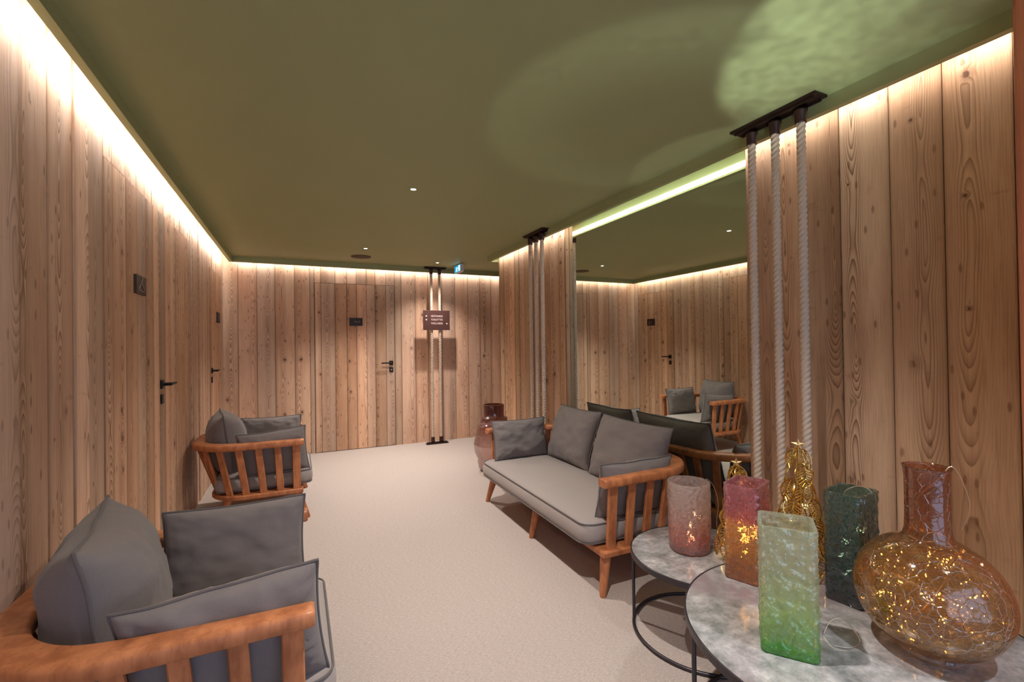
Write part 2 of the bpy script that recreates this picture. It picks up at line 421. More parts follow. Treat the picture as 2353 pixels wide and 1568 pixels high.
# doors on the left wall (s runs along +y), door on the back wall (s runs along +x)
D1, D2, D3 = (2.502, 3.365, 2.097), (3.365, 4.282, 2.097), (5.16, 5.93, 2.05)
DB = (.207, 1.16, 2.05)
left_seams = sorted(set(fill(Y0, 1.837, .13, .2, rg)+[1.837, 2.023, 2.212, 2.34, 2.502, 2.60, 2.78, 2.95, 3.10, 3.24, 3.365, 3.50, 3.62, 3.78, 3.92, 4.06, 4.18, 4.282, 4.36]
                    + fill(4.36, 5.16, .12, .18, rg)+[5.16]+fill(5.16, 5.93, .12, .17, rg)+[5.93, YB+.05]))
back_seams = [XL-.05, -.586, -.40, -.214, -.007, .158, .207, .28, .44, .575, .69, .81, .915, 1.05, 1.16, 1.246, 1.427, 1.60, 1.79, 1.975, 2.163, 2.337, 2.501, 2.70, 2.88, 3.05, 3.25, 3.43, 3.60, 3.8, 4.0, 4.2, 4.4, 4.6]
near_seams = fill(Y0, .30, .14, .18, rg)+[.474, .656, .839, 1.006, 1.19, 1.339, 1.47, MY0]
far_seams = [MY1, 3.53, 3.70, 3.86, 4.03, 4.226, 4.337, 4.45, 4.587, 4.72, YE]

W = Planks((XL, 0, 0), (0, 1, 0), (1, 0, 0)); W.run(left_seams, 0, ZT, (D1, D2, D3), 3, jit=.007)
tag(W.make('wall_left', WM), 'left wall of upright pale spruce boards with flush doors', kind='structure')
W = Planks((0, YB, 0), (1, 0, 0), (0, -1, 0)); W.run(back_seams, 0, ZT, (DB,), 5, jit=.003)
tag(W.make('wall_back', WM), 'back wall of upright spruce boards', kind='structure')
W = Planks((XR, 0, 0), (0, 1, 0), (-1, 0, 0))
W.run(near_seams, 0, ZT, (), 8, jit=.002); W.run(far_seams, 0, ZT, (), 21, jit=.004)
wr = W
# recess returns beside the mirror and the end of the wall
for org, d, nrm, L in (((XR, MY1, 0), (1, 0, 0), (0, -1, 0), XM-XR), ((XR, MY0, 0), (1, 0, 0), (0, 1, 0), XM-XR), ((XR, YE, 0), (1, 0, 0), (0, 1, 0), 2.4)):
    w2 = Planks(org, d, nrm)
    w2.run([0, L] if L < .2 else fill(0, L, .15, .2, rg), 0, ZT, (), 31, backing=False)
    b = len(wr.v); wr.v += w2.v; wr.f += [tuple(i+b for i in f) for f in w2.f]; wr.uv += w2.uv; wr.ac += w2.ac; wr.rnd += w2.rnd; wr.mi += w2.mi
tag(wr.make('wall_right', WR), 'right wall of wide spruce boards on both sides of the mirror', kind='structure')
W = Planks((4.6, 0, 0), (0, 1, 0), (-1, 0, 0)); W.run(fill(YE, YB, .15, .2, rg), 0, ZT, (), 41)
tag(W.make('wall_passage', WM), kind='structure')
# brown post at the right edge of the view
W = Planks((1.90, .30, 0), (0, 1, 0), (-1, 0, 0)); W.run([0, .285], 0, HC, (), 51, backing=False)
w2 = Planks((1.90, .585, 0), (1, 0, 0), (0, 1, 0)); w2.run([0, .225], 0, HC, (), 52, backing=False)
b = len(W.v); W.v += w2.v; W.f += [tuple(i+b for i in f) for f in w2.f]; W.uv += w2.uv; W.ac += w2.ac; W.rnd += w2.rnd; W.mi += w2.mi
tag(W.make('trim_1', [M['postwood'], M['gapdark']]), 'reddish brown wooden post at the right edge', kind='structure')

def door(name, kind_org, d, nrm, span, inner, seed, hand, lever, rose_s, plaque=None):
    s0, s1, zt = span
    W = Planks(kind_org, d, nrm)
    rgd = random.Random(seed)
    W.run([s0+.003]+[x for x in inner if s0+.02 < x < s1-.02]+[s1-.003], .006, zt, (), seed, jit=.0015)
    o = W.make(name, DM)
    tag(o, kind='structure')
    dv, nv, ov = Vector(d), Vector(nrm), Vector(kind_org)
    X = lambda s, z, n: ov+dv*s+nv*n+Vector((0, 0, z))
    rot = Matrix((dv, nv, Vector((0, 0, 1)))).transposed()
    if hand:
        zh = 1.062
        bm = bmesh.new()
        box(bm, X(rose_s, zh, .005), (.052, .010, .052), rot, .003)
        tube(bm, [X(rose_s, zh, .008), X(rose_s, zh, .046)], .010, 12)
        hb = bm_obj('door_handle', bm, M['black'], o)
        bm = bmesh.new()
        tube(bm, [X(rose_s-.008*lever, zh, .046), X(rose_s+.02*lever, zh, .047), X(rose_s+.128*lever, zh-.001, .046)], [.010, .0095, .0085], 12)
        bm_obj('lever', bm, M['black'], hb, True)
        bm = bmesh.new(); box(bm, X(rose_s, zh-.088, .004), (.048, .008, .058), rot, .003)
        kp = bm_obj('lock_plate', bm, M['black'], o)
        if hand == 2:
            bm = bmesh.new(); box(bm, X(rose_s+.001, zh-.088, .0085), (.018, .003, .022), rot)
            bm_obj('lock_turn', bm, M['letterdim'], kp)
    if plaque:
        ps, pz, pw, ph = plaque[:4]
        bm = bmesh.new(); box(bm, X(ps, pz, .006), (pw, .012, ph), rot, .001)
        pl = bm_obj('door_plaque', bm, M['signdark'], o)
        plaque[4](pl, lambda a, b, n=.0135: X(ps+a, pz+b, n), rot)
    return o

def text_mesh(name, s, size, mat, parent, mtx, align='CENTER'):
    cu = bpy.data.curves.new(name, 'FONT'); cu.body = s; cu.size = size; cu.align_x = align; cu.align_y = 'CENTER'; cu.extrude = .0006
    ob = bpy.data.objects.new(name, cu); C.objects.link(ob)
    dg = bpy.context.evaluated_depsgraph_get(); dg.update()
    me = bpy.data.meshes.new_from_object(ob.evaluated_get(dg))
    bpy.data.objects.remove(ob); bpy.data.curves.remove(cu)
    me.name = name; me.transform(mtx); me.materials.clear()
    return link(name, me, mat, parent)
def bars(name, segs, r, mat, parent, X):
    bm = bmesh.new()
    for seg in segs: tube(bm, [X(*p) for p in seg], r, 6)
    return bm_obj(name, bm, mat, parent)

def hanger(pl, X, rot):
    # coat hanger sign; on this wall a goes to the viewer's right
    hook = [(-.004, .012), (-.004, .02), (.002, .026), (.010, .028), (.012, .036), (.006, .044), (-.002, .042)]
    bars('hanger_symbol', [hook, [(-.004, .012), (-.050, -.020), (-.046, -.030), (.040, -.030), (.044, -.020), (-.004, .012)]], .0022, M['letterdim'], pl, X)
def patch(pl, X, rot):
    bm = bmesh.new(); box(bm, X(0.0, 0.0), (.085, .002, .07), rot); bm_obj('pictogram_panel', bm, M['signbrown'], pl)
    bars('pictogram_mark', [[(.036, .012, .016), (.036, -.030, .016)]], .004, M['letterdim'], pl, X)
LO = (XL, 0, 0)
door('door_1', LO, (0, 1, 0), (1, 0, 0), D1, left_seams, 61, 0, 1, 0, (2.975, 1.605, .166, .096, hanger))
door('door_2', LO, (0, 1, 0), (1, 0, 0), D2, left_seams, 62, 1, 1, 3.405)
door('door_3', LO, (0, 1, 0), (1, 0, 0), D3, left_seams, 63, 1, 1, 5.235, (5.63, 1.595, .165, .105, patch))
def word(pl, X, rot):
    m = basis(Vector((1, 0, 0)), Vector((0, 0, 1)), Vector((0, -1, 0)), X(0.012, 0))
    text_mesh('plaque_lettering', 'PRIVÉ', .030, M['letterdim'], pl, m)
door('door_4', (0, YB, 0), (1, 0, 0), (0, -1, 0), DB, back_seams, 67, 2, -1, 1.108, (.683, 1.583, .155, .098, word))

# floor
bm = bmesh.new(); box(bm, ((XL+4.6)/2, (Y0+YB)/2, -.05), (4.6-XL+.3, YB-Y0+.3, .1))
tag(bm_obj('floor', bm, M['carpet']), 'beige woven carpet floor', kind='structure')
# ceiling: hanging green slab, closed above the light gaps
XF, YF, XRF, YEF = XL+GAP+LIP, YB-GAP-LIP, XR-GAP-LIP, 4.959
bm = bmesh.new()
box(bm, ((XF+XRF)/2, (Y0+YF)/2, (HC+ZT)/2), (XRF-XF, YF-Y0, ZT-HC))
box(bm, ((XRF+4.6)/2, (YEF+YF)/2, (HC+ZT)/2), (4.6-XRF, YF-YEF, ZT-HC))
box(bm, ((XL+4.6)/2, (Y0+YB)/2, ZT+.04), (4.6-XL+.3, YB-Y0+.3, .08))
tag(bm_obj('ceiling', bm, M['green']), 'olive green ceiling', kind='structure')
for k, (lo, hi) in enumerate([((XF-LIP, Y0, HL), (XF, YF+LIP, HC+.03)), ((XF, YF, HL), (4.6, YF+LIP, HC+.03)),
                              ((XRF, Y0, HL), (XRF+LIP, YEF, HC+.03)), ((XRF+LIP, YEF-LIP, HL), (4.6, YEF, HC+.03))]):
    tag(boxobj('trim_%d' % (k+2), lo, hi, M['green']), kind='structure')

# LED strips glued to the hidden side of the lip
TR = {o.name: o for o in C.objects if o.name.startswith('trim_')}
def led(name, a, b, nrm, mat, par):
    a, b, nv = Vector(a), Vector(b), Vector(nrm); up = Vector((0, 0, 1))
    bm = bmesh.new()
    prof = [(.001, .046), (.007, .040), (.010, .030), (.007, .020), (.001, .014)]
    loft(bm, [[p+nv*n+up*z for n, z in prof] for p in (a, b)])
    bmesh.ops.recalc_face_normals(bm, faces=bm.faces[:])
    bm_obj(name, bm, mat, TR[par])
led('led_strip', (XF-LIP, Y0+.02, HL), (XF-LIP, YF, HL), (-1, 0, 0), M['led_left'], 'trim_2')
led('led_strip', (XF, YF+LIP, HL), (4.5, YF+LIP, HL), (0, 1, 0), M['led_back'], 'trim_3')
led('led_strip', (XRF+LIP, Y0+.02, HL), (XRF+LIP, YEF-.06, HL), (1, 0, 0), M['led_right'], 'trim_4')

# mirror
mr = thing('wall_mirror', 'tall grey tinted mirror set in the right wall behind the sofa', 'mirror', (XM, (MY0+MY1)/2, 0))
boxobj('mirror_glass', (0, -(MY1-MY0)/2+.001, .004), (.006, (MY1-MY0)/2-.001, ZT-.01), M['mirror'], mr)

# ------------------------------------------------------------------ seating
RAILZ, RAILT, BASEZ = .59, .045, .188
def u_path(hw, depth, rad, x0=0.0, step=.02):
    """U from the front of the one arm round the back to the front of the other"""
    pts = []
    def lin(a, b):
        n = max(2, int((Vector(b)-Vector(a)).length/step))
        return [tuple(Vector(a).lerp(Vector(b), k/n)) for k in range(n)]
    pts += lin((x0, hw), (-depth+rad, hw))
    n = 18
    pts += [(-depth+rad-rad*math.sin(PI/2*k/n), hw-rad+rad*math.cos(PI/2*k/n)) for k in range(n)]
    pts += lin((-depth, hw-rad), (-depth, -hw+rad))
    pts += [(-depth+rad-rad*math.cos(PI/2*k/n), -hw+rad-rad*math.sin(PI/2*k/n)) for k in range(n)]
    pts += lin((-depth+rad, -hw), (x0, -hw))+[(x0, -hw)]
    return pts
def at_len(pts, f):
    L = [0]
    for a, b in zip(pts, pts[1:]): L.append(L[-1]+math.dist(a, b))
    t = f*L[-1]
    for k in range(len(pts)-1):
        if L[k+1] >= t:
            q = (t-L[k])/max(1e-9, L[k+1]-L[k]); a, b = Vector(pts[k]), Vector(pts[k+1])
            return a.lerp(b, q), (b-a).normalized()
    return Vector(pts[-1]), (Vector(pts[-1])-Vector(pts[-2])).normalized()
def seating(name, label, cat, Wd, Dp, loc, rz, midleg=False, group=None, splay=.045, fx=.03, cw=.105, cshift=0.0):
    t = thing(name, label, cat, loc, rz, group)
    hw = Wd/2
    # top rail: flat rounded plank bent into a U, a little wider round the back
    P = u_path(hw, Dp, .33)
    bm = bmesh.new(); rings = []
    for i, p in enumerate(P):
        a, b = Vector(P[max(i-1, 0)]), Vector(P[min(i+1, len(P)-1)])
        tg = (b-a).normalized(); nin = Vector((-tg.y, tg.x))      # points inwards
        f = min(1.0, max(0.0, (-p[0])/ (Dp*.6)))
        wd = .068+.026*f*f
        c = Vector(p); r = .012
        sec = []
        for o, z in ((r*.3, -RAILT+r*.3), (0, -RAILT+r), (0, -r), (r*.3, -r*.3), (r, 0), (wd-r, 0), (wd-r*.3, -r*.3), (wd, -r), (wd, -RAILT+r), (wd-r*.3, -RAILT+r*.3), (wd-r, -RAILT), (r, -RAILT)):
            q = c+nin*o; sec.append((q.x, q.y, RAILZ+z))
        rings.append(sec)
    # rounded ends
    for e, sx in ((0, 1), (-1, -1)):
        s = [Vector(v) for v in rings[e]]; cen = sum(s, Vector())/len(s)
        s2 = [tuple(cen+(v-cen)*.86+Vector((.006, 0, 0))) for v in s]
        if e == 0: rings.insert(0, s2)
        else: rings.append(s2)
    loft(bm, rings); bmesh.ops.recalc_face_normals(bm, faces=bm.faces[:])
    bm_obj('arm_rail', bm, M['teak'], t, True)
    # seat platform
    Bp = u_path(hw-.03, Dp-.13, .24)
    def inset(pts, d):
        out = []
        for i, p in enumerate(pts):
            a, b = Vector(pts[max(i-1, 0)]), Vector(pts[min(i+1, len(pts)-1)])
            tg = (b-a).normalized(); out.append(Vector(p)+Vector((-tg.y, tg.x))*d)
        return out
    bm = bmesh.new()
    ou = inset(Bp, 0); inn = inset(Bp, .006)
    loft(bm, [[(p[0]-(.004 if abs(p[0]) < 1e-6 else 0), p[1], BASEZ) for p in inn], [(p[0], p[1], BASEZ+.006) for p in ou], [(p[0], p[1], BASEZ+.026) for p in ou], [(p[0]-(.004 if abs(p[0]) < 1e-6 else 0), p[1], BASEZ+.032) for p in inn]])
    bmesh.ops.recalc_face_normals(bm, faces=bm.faces[:])
    bm_obj('base_frame', bm, M['teak'], t)
    # slats
    top = [tuple(v) for v in inset(P, .036)]; bot = [tuple(v) for v in inset(Bp, .028)]
    Lt = sum(math.dist(a, b) for a, b in zip(top, top[1:]))
    n = int(round(Lt/.128))
    for k in range(n+1):
        f = .024+(1-.048)*k/n
        a, tg = at_len(top, f); b, _ = at_len(bot, f)
        w = .054 if k in (0, n) else .046
        nrm = Vector((-tg.y, tg.x, 0)); T = Vector((tg.x, tg.y, 0))
        A = Vector((a.x, a.y, RAILZ-RAILT+.004)); B = Vector((b.x, b.y, BASEZ+.030))
        bm = bmesh.new(); h = w/2; th = .010; rr = .004
        sec = [(-h+rr, -th), (h-rr, -th), (h, -th+rr), (h, th-rr), (h-rr, th), (-h+rr, th), (-h, th-rr), (-h, -th+rr)]
        loft(bm, [[B+T*x+nrm*y for x, y in sec], [A+T*x+nrm*y for x, y in sec]])
        bmesh.ops.recalc_face_normals(bm, faces=bm.faces[:])
        bm_obj('slat', bm, M['teak'], t)
    # legs
    ys = [hw-.075, -(hw-.075)]
    spots = [(-.04, y, fx+.04, splay*(1 if y > 0 else -1)) for y in ys]+[(-Dp+.25, y*.86, -.05, .035*(1 if y > 0 else -1)) for y in ys]
    if midleg: spots += [(-.04, 0, fx+.04, 0), (-Dp+.25, 0, -.05, 0)]
    for x, y, dx, dy in spots:
        bm = bmesh.new()
        tube(bm, [(x, y, BASEZ+.002), (x+dx*.1, y+dy*.1, BASEZ*.9), (x+dx, y+dy, .004), (x+dx, y+dy, .0)], [.029, .028, .017, .015], 14)
        bm_obj('leg', bm, M['teak'], t, True)
    # seat cushion
    x1, x0 = .064, -(Dp-.16)
    cx, hx, hy = (x0+x1)/2, (x1-x0)/2, hw-cw
    z0, z1 = BASEZ+.032, .343
    bm = bmesh.new(); rings = []
    nn = 10
    for ins, z in ((.035, z0+.001), (.008, z0+.012), (-.004, z0+.045), (-.004, z1-.045), (.006, z1-.014), (.016, z1-.004), (.03, z1+.003), (.07, z1+.010), (.13, z1+.015), (.2, z1+.018)):
        ring = []
        for (px, py) in rrect(hx-ins, hy-ins, max(.015, .075-ins*.3), nn):
            wz = noise.noise(Vector((px*5, py*5, 3.3)))*.004 if z > z1-.02 else 0
            wo = noise.noise(Vector((px*9, py*9, z*9)))*.003
            ring.append((cx+px+wo, py+wo+cshift, z+wz))
        rings.append(ring)
    loft(bm, rings)
    sc = bm_obj('seat_cushion', bm, M['litfabric'], t, True)
    bm = bmesh.new()
    for zz, ins in ((z1-.010, .004), (z0+.016, .002)):
        tube(bm, [(cx+px+noise.noise(Vector((px*9, py*9, zz*9)))*.003, py+cshift, zz+noise.noise(Vector((px*6, py*6, 1)))*.003) for px, py in rrect(hx-ins, hy-ins, .072, nn)], .0035, 6, True)
    bm_obj('piping', bm, M['seam'], sc, True)
    return t

def pillow(name, label, cat, w, h, th, center, wdir, hdir, seed, group=None, sag=.0, power=.5):
    """plump cushion with pinched corners and a seam running round its edge"""
    n = 34; rgp = random.Random(seed); so = Vector((rgp.uniform(0, 50), rgp.uniform(0, 50), rgp.uniform(0, 50)))
    wd = Vector(wdir).normalized(); hd = Vector(hdir); hd = (hd-wd*hd.dot(wd)).normalized(); nd = wd.cross(hd)
    def pos(u, v, side):
        x = u*w/2*(1-.055*(1-v*v)); y = v*h/2*(1-.055*(1-u*u))-sag*(1-u*u)*(1 if v > 0 else 0)*v
        e = max(0.0, (1-abs(u)**3.2)*(1-abs(v)**3.2))
        tk = th/2*e**power
        edge = max(abs(u), abs(v))
        wr = noise.noise(so+Vector((u*3.2, v*3.2, side*2)))*.010+noise.noise(so+Vector((u*9, v*9, side*3)))*.0045*(.4+edge)
        # short gathers running in from the seam
        ga = .0035*math.sin((math.atan2(v, u))*34+seed)*max(0, edge-.72)/.28
        tk = max(0.0, tk+(wr+ga)*min(1, e*4))
        z = side*tk+noise.noise(so+Vector((u*1.7, v*1.7, 9)))*.010
        return wd*x+hd*y+nd*z
    bm = bmesh.new(); g = {}
    for i in range(n+1):
        for j in range(n+1):
            u = math.sin((2*i/n-1)*PI/2)*.35+(2*i/n-1)*.65; v = math.sin((2*j/n-1)*PI/2)*.35+(2*j/n-1)*.65
            if i in (0, n) or j in (0, n):
                g[i, j, 1] = g[i, j, -1] = bm.verts.new(pos(u, v, 0))
            else:
                for s in (1, -1): g[i, j, s] = bm.verts.new(pos(u, v, s))
    for i in range(n):
        for j in range(n):
            bm.faces.new((g[i, j, 1], g[i+1, j, 1], g[i+1, j+1, 1], g[i, j+1, 1]))
            bm.faces.new((g[i, j, -1], g[i, j+1, -1], g[i+1, j+1, -1], g[i+1, j, -1]))
    o = bm_obj(name, bm, M['fabric'], None, True); o.location = center
    tag(o, label, cat, group)
    bm = bmesh.new(); N_ = 40; loop = []
    q = [(-1+2*k/N_, -1) for k in range(N_)]+[(1, -1+2*k/N_) for k in range(N_)]+[(1-2*k/N_, 1) for k in range(N_)]+[(-1, 1-2*k/N_) for k in range(N_)]
    for u, v in q: loop.append(pos(u*1.004, v*1.004, 0))
    tube(bm, loop, .0042, 6, True)
    bm_obj('seam', bm, M['seam'], o, True)
    return o

CW, CD = .87, .74
near = seating('armchair', 'orange wood slatted armchair nearest the camera, cut off by the lower left corner', 'armchair', CW, CD, (.033, 1.30+CW/2, 0), 0)
far = copy_tree(near); far.location = (.043, 3.766+CW/2, 0)
far['label'] = 'orange wood slatted armchair in the far left corner before the back wall'
near['group'] = far['group'] = 'slatted armchairs along the left wall'
SW, SD, SX, SY = 1.66, .70, 1.398, 2.705
seating('sofa', 'grey cushioned sofa with orange wood slat frame before the mirror', 'sofa', SW, SD, (SX, SY, 0), PI-.012, True, None, .035, .006, .075, -.03)

for dx, dy, sd, where in ((0, 0, 1, 'nearest armchair'), (.01, 2.466, 11, 'far armchair in the corner')):
    nm = 'throw_pillow'
    pillow(nm, 'plump grey back pillow of the %s, leaning towards the left wall' % where, 'pillow', .54, .47, .27, (-.500+dx, 1.74+dy, .545), (-.17, 1, 0), (-.15, 0, 1), sd, 'pillows on the armchairs', power=.62)
    pillow(nm, 'grey arm pillow against the far arm of the %s' % where, 'pillow', .47, .335, .13, (-.207+dx, 2.035+dy, .510), (-1, 0, 0), (0, .17, 1), sd+1, 'pillows on the armchairs')
    pillow(nm, 'grey arm pillow behind the near slats of the %s' % where, 'pillow', .46, .345, .13, (-.165+dx, 1.437+dy, .488), (-1, 0, -.085), (0, -.16, 1), sd+2, 'pillows on the armchairs')
pillow('throw_pillow', 'large grey back pillow on the sofa, the one nearer the camera', 'pillow', .68, .44, .18, (1.945, 2.41, .552), (0, 1, 0), (.34, -.06, 1), 21, 'pillows on the sofa')
pillow('throw_pillow', 'large grey back pillow on the sofa, the one nearer the lantern', 'pillow', .57, .44, .18, (1.968, 3.082, .552), (0, 1, 0), (.33, -.04, 1), 22, 'pillows on the sofa')
pillow('throw_pillow', 'small grey pillow against the far arm of the sofa', 'pillow', .48, .315, .13, (1.655, 3.395, .503), (1, 0, 0), (0, .2, 1), 23, 'pillows on the sofa')
pillow('throw_pillow', 'small grey pillow against the near arm of the sofa, by the pink vase', 'pillow', .48, .305, .15, (1.67, 2.012, .488), (1, 0, 0), (0, -.2, 1), 24, 'pillows on the sofa')

# ------------------------------------------------------------------ round nesting tables
def round_table(name, label, c, r, h, legs, rod=.007):
    t = thing(name, label, 'table', (c[0], c[1], 0), 0, 'round nesting tables')
    bm = bmesh.new(); lathe(bm, [(0.0001, h-.004), (r-.006, h-.004), (r-.006, h-.001), (0.0001, h-.001)][2:], 96)
    bm.free(); bm = bmesh.new()
    lathe(bm, [(r-.006, h-.020), (r-.006, h-.0015)], 96, True, True)
    bm_obj('table_top', bm, M['tabletop'], t)
    bm = bmesh.new()
    lathe(bm, [(r-.006, h-.024), (r-.0005, h-.024), (r, h-.0225), (r, h-.001), (r-.0015, h), (r-.0045, h), (r-.006, h-.0015)], 96)
    bm_obj('rim', bm, M['tableframe'], t, False)
    bm = bmesh.new()
    for (rr, zz) in ((r-.010, .008),):
        tube(bm, [(rr*math.cos(2*PI*k/72), rr*math.sin(2*PI*k/72), zz) for k in range(72)], .0075, 8, True)
    bm_obj('base_ring', bm, M['tableframe'], t, True)
    for a in legs:
        x, y = (r-.010)*math.cos(a), (r-.010)*math.sin(a)
        bm = bmesh.new(); tube(bm, [(x, y, .008), (x, y, h-.022)], rod, 8); bm_obj('leg', bm, M['tableframe'], t, True)
    return t
TB, TS = (1.464, .806), (1.608, 1.494)
round_table('round_table', 'larger round metal topped table in front, holding the green vase', TB, .462, .42, [math.radians(a) for a in (150, 270, 30)])
round_table('round_table', 'smaller lower round table beside the sofa, under the pink vase', TS, .303, .345, [math.radians(a) for a in (135, 255, 15)])

# ------------------------------------------------------------------ glass vases
def bark(bm, amp, freq, zmin, rng):
    for v in bm.verts:
        if v.co.z < zmin: continue
        q = v.co*freq+Vector((rng, rng, rng))
        d = noise.noise(q)*.5+abs(noise.noise(q*2.1))*.9-.25
        dr = Vector((v.co.x, v.co.y, 0))
        if dr.length > 1e-4: v.co += dr.normalized()*d*amp
def square_vase(name, label, P0, P1, depth, zb, h, mat, seed, wall=.008, amp=.0062):
    """P0-P1 is the front edge on the table, depth runs away from the viewer"""
    a, b = Vector(P0), Vector(P1); d = (b-a); w = d.length; d.normalize(); n = Vector((-d.y, d.x))
    if n.dot(Vector(((a+b)/2))) < 0: n = -n
    c = (a+b)/2+n*depth/2
    bm = bmesh.new(); hx, hy = w/2, depth/2
    def ring(ix, iy, z, r):
        pts = []
        base = [(ix-r, iy), (-ix+r, iy), (-ix, iy-r), (-ix, -iy+r), (-ix+r, -iy), (ix-r, -iy), (ix, -iy+r), (ix, iy-r)]
        m = 30
        out = []
        for k in range(8):
            p, q = Vector(base[k]), Vector(base[(k+1) % 8])
            mm = m if k % 2 == 0 else 3
            out += [tuple(p.lerp(q, j/mm)) for j in range(mm)]
        return [(x, y, z) for x, y in out]
    nz = 76; R = [ring(hx*.97, hy*.97, 0.0, .010)]
    for k in range(nz+1): R.append(ring(hx, hy, .004+(h-.004)*k/nz, .010))
    for k in range(nz, 2, -1): R.append(ring(hx-wall, hy-wall, .004+(h-.004)*k/nz, .007))
    loft(bm, R, True, True)
    for v in bm.verts:
        if .01 < v.co.z < h-.004:
            q = Vector((v.co.x*46, v.co.y*46, v.co.z*30))+Vector((seed, seed*2, 0)); dd = noise.noise(q)*.55+abs(noise.noise(q*2.1))*.9-.25
            dr = Vector((v.co.x, v.co.y, 0)).normalized(); v.co += dr*dd*amp
    bmesh.ops.recalc_face_normals(bm, faces=bm.faces[:])
    o = bm_obj(name, bm, mat, None, True); o.location = (c.x, c.y, zb+.0008)
    o.rotation_euler = (0, 0, math.atan2(d.y, d.x))
    tag(o, label, 'vase'); return o, c
ZB, ZS = .42, .345
vg, cg = square_vase('glass_vase', 'light green textured square glass vase at the front of the larger table', (1.147, .866), (1.232, .756), .135, ZB, .343, M['greenglass'], 3)
vr, cr_ = square_vase('glass_vase', 'square glass vase, pink red above and orange below, behind the green vase', (1.397, 1.198), (1.439, 1.087), .150, ZB, .337, M['redglass'], 7)
vt, ct = square_vase('glass_vase', 'dark teal textured square glass vase left of the amber bottle', (1.580, .957), (1.597, .847), .145, ZB, .353, M['tealglass'], 12)
# pink cylinder
bm = bmesh.new(); prof = [(.0001, 0), (.076, 0), (.083, .004)]
for k in range(1, 81): prof.append((.085+.006*math.sin(k/80*PI*.75)-.0, .004+.298*k/80))
for k in range(40, 2, -1): prof.append((.085+.006*math.sin(k/40*PI*.75)-.006, .004+.298*k/40))
prof.append((.0001, .018))
lathe(bm, prof, 110)
bmesh.ops.remove_doubles(bm, verts=bm.verts[:], dist=.0003)
bark(bm, .0050, 46, .006, 5); bmesh.ops.recalc_face_normals(bm, faces=bm.faces[:])
vp = bm_obj('glass_vase', bm, M['pinkglass'], None, True); vp.location = (1.590, 1.545, ZS+.0008)
tag(vp, 'round pink textured glass vase on the smaller table', 'vase')
for v in (vg, vr, vt, vp): v['group'] = 'coloured glass vases on the tables'
# amber bottle
AX, AY, AR, AB, AZ = 1.564, .667, .169, .157, .155
bm = bmesh.new(); prof = [(.0001, .0), (.055, .0)]
for k in range(1, 60):
    a = -PI/2+PI*k/60
    r, z = AR*math.cos(a), AZ+AB*math.sin(a)
    if z < .004: continue
    if r < .058 and z > AZ: break
    prof.append((r, z))
zr = prof[-1][1]; rr = prof[-1][0]
prof += [(rr-.006, zr+.008), (.0505, zr+.025), (.049, zr+.05), (.0485, .40), (.049, .47), (.0515, .495), (.0535, .500), (.0520, .501), (.0495, .496)]
inner = [(max(.0001, r-.005), z if z > .02 else .006) for r, z in reversed(prof[2:-3])]
lathe(bm, prof+inner+[(.0001, .006)], 80)
bmesh.ops.remove_doubles(bm, verts=bm.verts[:], dist=.0002); bmesh.ops.recalc_face_normals(bm, faces=bm.faces[:])
ab = bm_obj('glass_bottle', bm, M['amberglass'], None, True); ab.location = (AX, AY, ZB+.0008)
tag(ab, 'big round amber crackle glass bottle with a straight neck', 'bottle')

# fairy lights: a wire with tiny bulbs
micro_me = None
def fairy(label, path, bulbs, r=.0009, br=.0028):
    global micro_me
    o = thing('fairy_lights', label, 'fairy lights', path[0], 0, 'wire fairy lights in the glassware')
    base = Vector(path[0])
    bm = bmesh.new(); tube(bm, [Vector(p)-base for p in path], r, 5)
    bm_obj('wire', bm, M['wire'], o, True)
    if micro_me is None:
        bm = bmesh.new(); bmesh.ops.create_icosphere(bm, subdivisions=1, radius=1.0)
        micro_me = bpy.data.meshes.new('micro_bulb'); bm.to_mesh(micro_me); bm.free(); micro_me.materials.append(M['micro'])
    for p in bulbs:
        b = bpy.data.objects.new('micro_bulb', micro_me); C.objects.link(b); b.parent = o
        b.location = Vector(p)-base; b.scale = (br, br, br*1.3)
def smooth(pts, m=6):
    out = []; P = [Vector(p) for p in pts]; P = [P[0]]+P+[P[-1]]
    for i in range(1, len(P)-2):
        for k in range(m):
            t = k/m; a, b, c, d = P[i-1], P[i], P[i+1], P[i+2]
            out.append(.5*((2*b)+(c-a)*t+(2*a-5*b+4*c-d)*t*t+(3*b-a-3*c+d)*t**3))
    return out+[P[-2]]
rf = random.Random(5)
# amber: coils inside the belly, up the neck, a loop over the rim
pts = []
for k in range(46):
    a = k*1.9+rf.uniform(-.5, .5); zz = rf.uniform(.04, .27); R = math.sqrt(max(.001, 1-((zz-AZ)/AB)**2))*AR*rf.uniform(.45, .9)
    pts.append((AX+R*math.cos(a), AY+R*math.sin(a), ZB+zz))
pts += [(AX+.02, AY, ZB+.33), (AX-.01, AY+.02, ZB+.40), (AX+.02, AY-.02, ZB+.47), (AX+.035, AY-.040, ZB+.505), (AX+.050, AY-.055, ZB+.47), (AX+.062, AY-.066, ZB+.40), (AX+.053, AY-.052, ZB+.335)]
sp = smooth(pts, 6)
fairy('golden wire fairy lights coiled inside the amber bottle', sp, [sp[k] for k in range(4, 270, 5)][:46], .0010, .0019)
pts = []
for k in range(22):
    a = k*2.1; R = rf.uniform(.02, .05); pts.append((cr_.x+R*math.cos(a), cr_.y+R*math.sin(a), ZB+.03+.17*rf.random()))
pts += [(cr_.x, cr_.y, ZB+.28), (cr_.x-.03, cr_.y+.02, ZB+.335)]
sp = smooth(pts, 5)
fairy('wire fairy lights bundled in the red and orange vase', sp, [sp[k] for k in range(3, 105, 5)], .0010, .0022)
